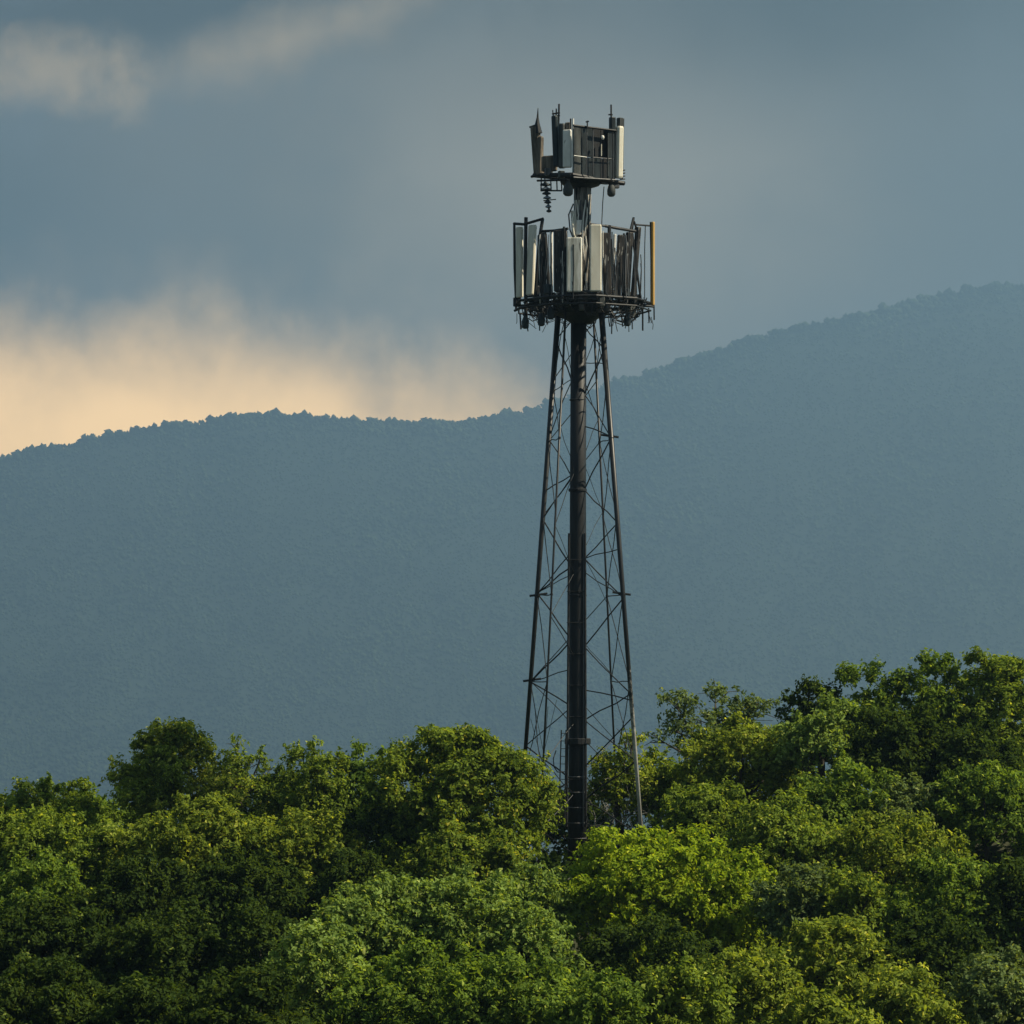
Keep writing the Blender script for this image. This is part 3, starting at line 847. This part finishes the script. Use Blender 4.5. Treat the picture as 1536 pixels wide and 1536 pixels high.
# guy wires at the left inside the base
for a_, b_ in (((803, 1065), (823, 1170)), ((835, 1050), (808, 1160)), ((822, 1060), (816, 1135)), ((796, 1078), (828, 1200))):
    mb = MB(); mb.tube([Q(*a_, 0.6), Q(*b_, 0.3)], 0.012, 4); part(mb, 'wire', 'cable')

# ---------------------------------------------------------------- antenna helper
def panel(parent, x0, x1, y0, y1, dy, mat, yaw=0.0, lean=0.0, thick=0.22, top=1.0, caps=True, mount=True, nm='antenna_panel'):
    c = Q((x0 + x1) / 2, (y0 + y1) / 2, dy)
    w = (x1 - x0) * U
    h = (y1 - y0) * U
    mb = MB(); mb.prism(c, (w, thick, h), R(yaw), (lean * U, 0), 0.22, top)
    mb.v = [v - Vector((lean * U * 0.5, 0, 0)) for v in mb.v]
    p = part(mb, nm, mat, parent)
    if mount:
        m2 = MB()
        m2.tube([c + Vector((0, thick * 0.5 + 0.14, -h * 0.52)), c + Vector((0, thick * 0.5 + 0.14, h * 0.50))], 0.045, 8)
        for s in (-0.33, 0.33):
            m2.box(c + Vector((0, thick * 0.5 + 0.06, h * s)), (0.10, 0.2, 0.08))
        part(m2, 'mount_pipe', 'steel', parent)
    return p

def pipe(parent, pts, r_px, mat='steel', nm='pipe', n=8):
    mb = MB(); mb.tube([Q(*p) for p in pts], r_px * U, n); return part(mb, nm, mat, parent)

def lerp_(a_, b_, t):
    return a_ + (b_ - a_) * t

def ring(parent, px, py, radius, r_px, nm='ring_rail', mat='steel', seg=9):
    c = Q(px, py)
    pts = [c + Vector((radius * math.cos(2 * math.pi * k / seg), radius * math.sin(2 * math.pi * k / seg), 0)) for k in range(seg + 1)]
    mb = MB(); mb.tube(pts, r_px * U, 8); return part(mb, nm, mat, parent)

# ---------------------------------------------------------------- lower antenna ring
hub = MB(); hub.lathe(Q(872, 456), [(0.45, -0.95), (0.9, -0.62), (1.30, -0.5), (1.36, -0.3), (1.36, 0.40), (1.22, 0.52)], 24)
low = part(hub, 'lower_platform', 'steel')
ring(low, 874, 455, 3.22, 2.1); ring(low, 874, 466, 3.22, 1.4); ring(low, 874, 457, 2.2, 1.5)
for k in range(9):
    a_ = 2 * math.pi * k / 9 + 0.2
    c = Q(874, 457); o_ = Vector((math.cos(a_), math.sin(a_), 0))
    mb = MB(); mb.tube([c + o_ * 1.1 + Vector((0, 0, 0.05)), c + o_ * 3.25], 0.06, 6); part(mb, 'outrigger', 'steel', low)
    mb = MB(); mb.tube([c + o_ * 0.9 + Vector((0, 0, -0.5)), c + o_ * 3.0 + Vector((0, 0, -0.12))], 0.035, 6); part(mb, 'outrigger_stay', 'steel', low)
PL = [
    (774, 785, 341, 446, -0.5, 'cream', -35, 0), (791, 803, 338, 442, -1.0, 'cream', -25, -4),
    (811, 823, 350, 440, -1.7, 'streaked', -18, 6), (825, 829, 346, 438, -2.0, 'white', -10, 0),
    (831, 851, 346, 437, -2.5, 'streaked', -6, 0), (850, 873, 357, 437, -2.95, 'mottled', -2, 0),
    (885, 902, 338, 436, -2.95, 'cream', 3, 0), (904, 916, 350, 446, -2.4, 'streaked', 10, 3),
    (919, 922.5, 352, 432, -2.2, 'white', 12, -3), (924, 933, 353, 448, -1.9, 'streaked', 16, -5),
    (936, 947, 349, 450, -1.5, 'streaked', 22, -6), (950, 957, 341, 452, -1.0, 'streaked', 30, -9),
    (976.5, 981, 333, 458, -0.1, 'sunlit_cream', 40, 0),
    (806, 816, 352, 452, 1.6, 'streaked', 0, 0), (838, 849, 360, 458, 2.6, 'streaked', 0, 0), (908, 919, 358, 458, 2.6, 'darkcase', 0, 0), (932, 941, 356, 455, 2.0, 'streaked', 0, 0),
]
for x0, x1, y0, y1, dy, mt, yaw, lean in PL:
    panel(low, x0, x1, y0, y1, dy, mt, yaw, lean, mount=(mt not in ('white', 'sunlit_cream')))
for pts, r_ in (
    ([(771.5, 335, -0.3), (772, 400, -0.3), (774.5, 466, -0.3)], 1.7), ([(789, 326, -0.9), (788, 400, -0.9), (789, 486, -0.9)], 2.4),
    ([(814, 328, -1.4), (809, 360, -1.4), (803, 442, -1.4)], 2.2), ([(771, 335.5, -0.3), (786, 336.5, -0.9), (798, 333, -1.1), (815, 328, -1.4)], 1.9),
    ([(812, 347, -1.6), (831, 346, -2.2), (852, 343, -2.6)], 1.8), ([(846, 340, -2.6), (848, 395, -2.6), (848, 440, -2.6)], 1.5),
    ([(886, 336, -2.9), (908, 339, -2.5)], 1.5), ([(908, 339, -2.5), (930, 343, -2.0), (953, 347, -1.3)], 2.0), ([(914, 338, -2.4), (914, 445, -2.4)], 2.3),
    ([(950.5, 326, -1.1), (948, 345, -1.1), (956, 410, -1.0), (963, 462, -0.9)], 1.5), ([(950, 327, -1.1), (945, 348, -1.3)], 1.4), ([(951, 332, -1.1), (958, 352, -0.9)], 1.4),
    ([(954, 337, -1.0), (974, 338.5, -0.2)], 1.2), ([(968, 338, -0.4), (967, 375, -0.4), (967, 452, -0.4)], 0.6), ([(976, 333, -0.1), (977, 400, -0.1), (978, 461, -0.1)], 1.3),
    ([(948, 456, -1.1), (980, 460, -0.1)], 1.5), ([(772, 466, -0.3), (792, 457, -1.2), (830, 446, -2.2)], 1.7), ([(790, 445, -1.0), (832, 440, -2.2)], 1.5),
    ([(818, 345, 1.4), (816, 460, 1.4)], 1.4), ([(936, 350, 1.8), (937, 462, 1.8)], 1.4), ([(868, 352, 3.0), (868, 468, 3.0)], 1.4)):
    pipe(low, pts, r_ * 1.15, nm='mount_pipe')
rl = random.Random(12)
# radios and cable loops slung from the ring
for k in range(34):
    a_ = 2 * math.pi * k / 34 + rl.uniform(-0.1, 0.1)
    rad_ = rl.uniform(1.6, 3.2)
    c = Q(874, 457) + Vector((math.cos(a_) * rad_, math.sin(a_) * rad_, rl.uniform(-0.25, 0.5)))
    mb = MB(); mb.prism(c, (rl.uniform(0.24, 0.42), rl.uniform(0.18, 0.3), rl.uniform(0.35, 0.65)), a_, bevel=0.15)
    part(mb, 'radio_unit', rl.choice(['darkcase', 'greycase', 'steel', 'galv']), low)
for k in range(64):
    a_ = 2 * math.pi * k / 64 + rl.uniform(-0.1, 0.1)
    a2 = a_ + rl.uniform(-0.35, 0.35)
    c = Q(874, 458); ra, rb2 = rl.uniform(2.4, 3.3), rl.uniform(1.0, 2.6)
    s = c + Vector((math.cos(a_) * ra, math.sin(a_) * ra, 0.25)); e = c + Vector((math.cos(a2) * rb2, math.sin(a2) * rb2, -0.1))
    dr = rl.uniform(0.3, 1.0)
    mb = MB(); mb.tube([s, s.lerp(e, 0.2) + Vector((0, 0, -dr * 0.8)), s.lerp(e, 0.5) + Vector((0, 0, -dr)), s.lerp(e, 0.8) + Vector((0, 0, -dr * 0.7)), e], rl.uniform(0.014, 0.03), 5)
    part(mb, 'cable', 'cable', low)
for x, y0, y1, dy in ((780, 470, 494, -0.6), (790, 478, 497, -0.9), (809, 470, 496, -1.5), (819, 462, 484, -2.0), (918, 470, 501, -2.2), (932, 472, 490, -1.6), (943, 474, 498, -1.2), (948, 474, 494, -1.2), (964, 456, 496, -0.6), (973, 462, 483, -0.3), (981, 458, 480, 0.2)):
    pipe(low, [(x, y0, dy), (x + rl.uniform(-2.5, 2.5), y1, dy)], rl.uniform(0.6, 1.3), nm='hanging_rod', n=6)
for x, y, dy in ((941, 478, -1.3), (826, 468, -2.1), (812, 478, -1.6), (788, 482, -0.9)):
    mb = MB(); mb.lathe(Q(x, y, dy), [(0.08, -0.35), (0.16, -0.3), (0.18, 0.0), (0.10, 0.2), (0.05, 0.3)], 10); part(mb, 'connector_housing', 'darkcase', low)

# jumper cables and thin rods standing between the panels
for k in range(46):
    x = rl.uniform(808, 866) if k % 2 else rl.uniform(890, 962)
    t = (x - 874) / 105
    dy = -3.0 * math.sqrt(max(0.05, 1 - t * t)) + rl.uniform(-0.15, 0.5)
    y0 = rl.uniform(346, 400); y1 = rl.uniform(436, 456)
    w = [(x + rl.uniform(-0.9, 0.9) * (i > 0) + (1.1 * math.sin(i * 1.3 + k) if k % 3 == 0 else 0), lerp_(y0, y1, i / 5), dy) for i in range(6)]
    pipe(low, w, rl.uniform(0.5, 1.15), rl.choice(['cable', 'cable', 'cable', 'steel', 'galv', 'white']), 'jumper_cable', 5)
for k in range(16):
    x0 = rl.choice([776, 786, 795, 806, 818, 925, 936, 948, 958, 970, 979]) + rl.uniform(-3, 3)
    y0 = rl.uniform(462, 476); t = (x0 - 874) / 108
    dy = -3.0 * math.sqrt(max(0.02, 1 - t * t)) * rl.choice([1, 1, -1])
    pipe(low, [(x0, y0, dy), (x0 + rl.uniform(-5, 5), y0 + rl.uniform(6, 14), dy), (x0 + rl.uniform(-9, 9), y0 + rl.uniform(12, 24), dy)], rl.uniform(0.4, 0.8), 'cable', 'loose_wire', 5)

# feeder cables dressed on the upper pole, one bundle come loose
for k in range(9):
    x = 857 + k * 3.2
    w = [(x + rl.uniform(-2.5, 2.5) + (6 * (1 - i / 6) if k < 3 else 0), 300 + i * 23, -0.42 - 0.1 * math.sin(i + k)) for i in range(7)]
    pipe(tower, w, rl.uniform(0.8, 1.6), rl.choice(['cable', 'galv', 'white', 'cream']), 'feeder_cable', 6)
pipe(tower, [(860, 306, -0.4), (853, 322, -0.6), (855, 345, -0.7), (864, 368, -0.7), (873, 385, -0.6), (868, 402, -0.55)], 1.1, 'galv', 'feeder_cable', 6)
pipe(tower, [(862, 316, -0.4), (858, 330, -0.7), (861, 352, -0.75), (871, 378, -0.6)], 1.3, 'cream', 'feeder_cable', 6)
panel(tower, 857, 865, 316, 356, -0.48, 'mottled', -14, 2, 0.10, mount=False, nm='cable_cover')
panel(tower, 864, 872, 330, 352, -0.56, 'white', 6, -1, 0.06, mount=False, nm='cable_cover')
pipe(tower, [(906, 280, -0.6), (904, 305, -0.6), (902.5, 338, -0.8)], 0.7, 'cable', 'feeder_cable', 6)

# ---------------------------------------------------------------- upper antenna basket
hub = MB(); hub.lathe(Q(872, 272), [(0.42, -0.34), (0.85, -0.2), (1.0, -0.05), (1.0, 0.16), (0.9, 0.22)], 20)
upp = part(hub, 'upper_platform', 'steel')
sq = [(801, 263, 0.4), (858, 262, -1.9), (935, 275, -0.6), (900, 273, 1.7)]
for i in range(4):
    pipe(upp, [sq[i], sq[(i + 1) % 4]], 3.4, nm='platform_beam')
    pipe(upp, [sq[i], (872, 273, 0)], 2.4, nm='platform_arm')
pipe(upp, [(797, 265, 0.4), (812, 262, 0.0)], 2.0, nm='platform_arm')
pipe(upp, [(806, 271, 0.0), (850, 270, -1.5)], 1.6, nm='platform_beam')
# left brown casing with pointed lightning rod
panel(upp, 798, 813, 190, 263, 0.3, 'brown', -30, 6, 0.34, 0.9, mount=False)
panel(upp, 806, 815, 205, 262, 0.1, 'brown', -25, -2, 0.3, 0.8, mount=False)
mb = MB(); mb.tube([Q(808, 200, 0.2), Q(806, 186, 0.2), Q(806.5, 176, 0.2), Q(807, 162, 0.2)], [0.18, 0.12, 0.05, 0.015], 8); part(mb, 'lightning_rod', 'steel', upp)
pipe(upp, [(794, 191, 0.3), (805, 187, 0.3)], 1.3, nm='bracket')
panel(upp, 812, 836, 234, 257, -0.5, 'brown', -25, 0, 0.28, mount=False)
panel(upp, 829, 838.5, 174, 250, -0.9, 'darkcase', -25, 3, 0.28, mount=False)
panel(upp, 838, 848, 186, 252, -1.1, 'greycase', -20, 0, 0.28, mount=False)
panel(upp, 848, 857, 184, 200, -1.1, 'brown', -15, 0, 0.24, mount=False)
panel(upp, 844.5, 857.5, 195, 251, -1.5, 'white', -12, 0, 0.22, mount=False)
pipe(upp, [(859.5, 178, -1.7), (859.5, 262, -1.7)], 1.5, 'white', 'mount_pipe')
pipe(upp, [(856, 178, -1.5), (856, 196, -1.5)], 1.2, nm='mount_pipe')
for k, (x, y0, y1) in enumerate(((838, 156, 186), (834, 163, 178), (830.5, 165, 178))):
    pipe(upp, [(x, y1, -0.9), (x + (0.6 if k < 2 else -1.5), y0, -0.9)], 1.4 - 0.3 * k, nm='whip_antenna')
for y in (170, 174):
    pipe(upp, [(828, y + 1, -0.9), (840, y - 1, -0.9)], 1.3, nm='bracket')
# dark slatted cabinet faces
def slab(x0, x1, y0l, y0r, y1l, y1r, dy0, dy1, mat, nm, th=0.10):
    a1, b1, c1, d1 = Q(x0, y1l, dy0), Q(x1, y1r, dy1), Q(x1, y0r, dy1), Q(x0, y0l, dy0)
    nn = (b1 - a1).cross(d1 - a1).normalized() * th
    v = [a1, b1, c1, d1] + [p - nn for p in (a1, b1, c1, d1)]
    mb = MB(); mb.v = v; mb.f = [(0, 1, 2, 3), (7, 6, 5, 4), (0, 4, 5, 1), (1, 5, 6, 2), (2, 6, 7, 3), (3, 7, 4, 0)]
    return part(mb, nm, mat, upp)
def lerp(a_, b_, t):
    return a_ + (b_ - a_) * t
cuts = [861, 872, 880, 889, 901, 912, 922]
for i in range(6):
    xa, xb = cuts[i] + 0.35, cuts[i + 1] - 0.35
    ta, tb = (xa - 861) / 61, (xb - 861) / 61
    tops = (lerp(189, 196, ta), lerp(189, 196, tb)); bots = (lerp(265, 269, ta), lerp(265, 269, tb)); mids = (lerp(234, 239, ta), lerp(234, 239, tb))
    dya, dyb = lerp(-1.9, -1.0, ta), lerp(-1.9, -1.0, tb)
    slab(xa, xb, tops[0], tops[1], mids[0] - .6, mids[1] - .6, dya + (0.25 if i in (2, 3, 4) else 0), dyb + (0.25 if i in (2, 3, 4) else 0), ['greycase', 'darkcase', 'darkcase', 'steel', 'steel', 'darkcase'][i], 'cabinet_panel')
    slab(xa, xb, mids[0] + .6, mids[1] + .6, bots[0], bots[1], dya, dyb, ['greycase', 'darkcase', 'darkcase', 'darkcase', 'steel', 'darkcase'][i], 'cabinet_panel')
pipe(upp, [(860, 188, -1.9), (924, 196, -1.0)], 1.6, nm='cabinet_rail'); pipe(upp, [(861, 233.5, -2.05), (880, 236, -1.8)], 0.8, 'white', 'cabinet_rail')
pipe(upp, [(890, 236, -1.6), (920, 238.5, -1.15)], 0.6, 'galv', 'cabinet_rail'); pipe(upp, [(860, 266, -1.95), (924, 270, -1.05)], 1.2, 'galv', 'cabinet_rail')
for x, a_, b_, mt in ((880, 198, 262, 'galv'), (889.5, 196, 262, 'galv'), (902, 216, 234, 'cream'), (912, 200, 264, 'greycase'), (919, 198, 268, 'steel')):
    t = (x - 861) / 61
    pipe(upp, [(x, a_, lerp(-2.05, -1.15, t)), (x, b_, lerp(-2.05, -1.15, t))], 0.75, mt, 'conduit', 6)
for x, y, rr_ in ((904, 206, 0.08),):
    t = (x - 861) / 61
    mb = MB(); mb.lathe(Q(x, y, lerp(-2.1, -1.2, t)), [(rr_ * 0.4, -rr_ * 1.3), (rr_, -rr_ * 0.3), (rr_ * 0.95, rr_ * 0.5), (rr_ * 0.5, rr_ * 1.1)], 12); part(mb, 'signal_lamp', 'white', upp)
pipe(upp, [(881, 193, -1.7), (881, 181, -1.7)], 1.0, nm='whip_antenna'); pipe(upp, [(878.5, 183, -1.7), (883.5, 182, -1.7)], 1.0, nm='bracket')
# rear faces of the basket
for x0, x1, y0, y1, dy, mt in ((815, 829, 250, 262, 1.2, 'greycase'), (862, 880, 196, 270, 1.9, 'darkcase'), (886, 902, 198, 272, 1.7, 'darkcase'), (905, 918, 198, 272, 1.4, 'darkcase')):
    panel(upp, x0, x1, y0, y1, dy, mt, 5, 0, 0.25)
# right end: cream panels and rods
panel(upp, 923.5, 934, 190, 267, -0.8, 'cream', 28, -1.5, 0.34, mount=False)
panel(upp, 925.5, 934.5, 177, 190, -0.7, 'greycase', 28, 0, 0.3, mount=False)
pipe(upp, [(935.3, 178, -0.6), (933.5, 268, -0.6)], 1.2, nm='mount_pipe'); pipe(upp, [(922.5, 184, -0.9), (921.5, 270, -0.9)], 1.4, nm='mount_pipe')
panel(upp, 914, 923, 176, 197, -0.9, 'darkcase', 20, 0, 0.3, mount=False)
pipe(upp, [(917, 190, -0.9), (916.6, 157, -0.9)], 1.3, nm='whip_antenna'); pipe(upp, [(912.5, 172, -0.9), (919, 172, -0.9)], 1.1, nm='bracket')
for k in range(5):
    pipe(upp, [(930, 257 + k * 4, -0.6), (937.5, 255 + k * 4.5, -0.5)], 0.9, nm='step_bolt')
# hardware underneath: insulator string, lamps, braces
for k in range(7):
    mb = MB(); rr_ = 0.26 - 0.022 * k
    mb.lathe(Q(818 + k * 0.9, 276 + k * 6.6, -0.3), [(rr_ * 0.35, -0.10), (rr_, -0.06), (rr_ * 0.9, 0.0), (rr_ * 0.35, 0.05), (0.05, 0.11)], 12); part(mb, 'insulator', 'glass' if k % 2 else 'darkcase', upp)
pipe(upp, [(817, 266, -0.3), (819, 290, -0.3), (824, 318, -0.3)], 0.9, nm='insulator_rod')
pipe(upp, [(815, 301, -0.3), (834, 299, -0.3)], 0.8, nm='bracket'); pipe(upp, [(812, 286, -0.2), (842, 286, -1.0)], 1.2, nm='bracket')
for x in (812, 826, 835, 842):
    pipe(upp, [(x, 266, -0.6), (x + rl.uniform(-1.5, 1.5), 287, -0.6)], 1.0, nm='bracket')
for x, y, rr_, dy in ((852, 283, 0.24, -1.3), (917, 284, 0.20, -0.8)):
    mb = MB(); mb.lathe(Q(x, y, dy), [(rr_ * 0.55, -0.34), (rr_ * 0.95, -0.26), (rr_, -0.05), (rr_ * 0.8, 0.12), (rr_ * 0.4, 0.3), (0.06, 0.45)], 14); part(mb, 'obstruction_lamp', 'greycase', upp, True)
for x, y, dy in ((924, 277, -0.7), (842, 262, -1.2), (822, 258, -0.6), (908, 271, -0.9)):
    mb = MB(); mb.prism(Q(x, y, dy), (0.3, 0.24, 0.34), 0.3); part(mb, 'junction_box', rl.choice(['galv', 'greycase']), upp)

# ------------------------------------------------------------------ air
def haze_box(x0, x1, y0, y1, z0, z1, density):
    mb = MB(); mb.box(((x0 + x1) / 2, (y0 + y1) / 2, (z0 + z1) / 2), (x1 - x0, y1 - y0, z1 - z0))
    m, nt = new_mat('haze')
    v = nt.nodes.new('ShaderNodeVolumePrincipled')
    v.inputs['Color'].default_value = (0.42, 0.71, 1.0, 1)
    v.inputs['Density'].default_value = density
    v.inputs['Anisotropy'].default_value = 0.5
    o = nt.nodes.new('ShaderNodeOutputMaterial')
    nt.links.new(v.outputs[0], o.inputs['Volume'])
    return tag(mb.build('haze', m), 'pale blue evening haze filling the valley', 'haze', kind='stuff')
haze_box(-8100, 8100, -450, 11900, -486, 1250, 0.000142)
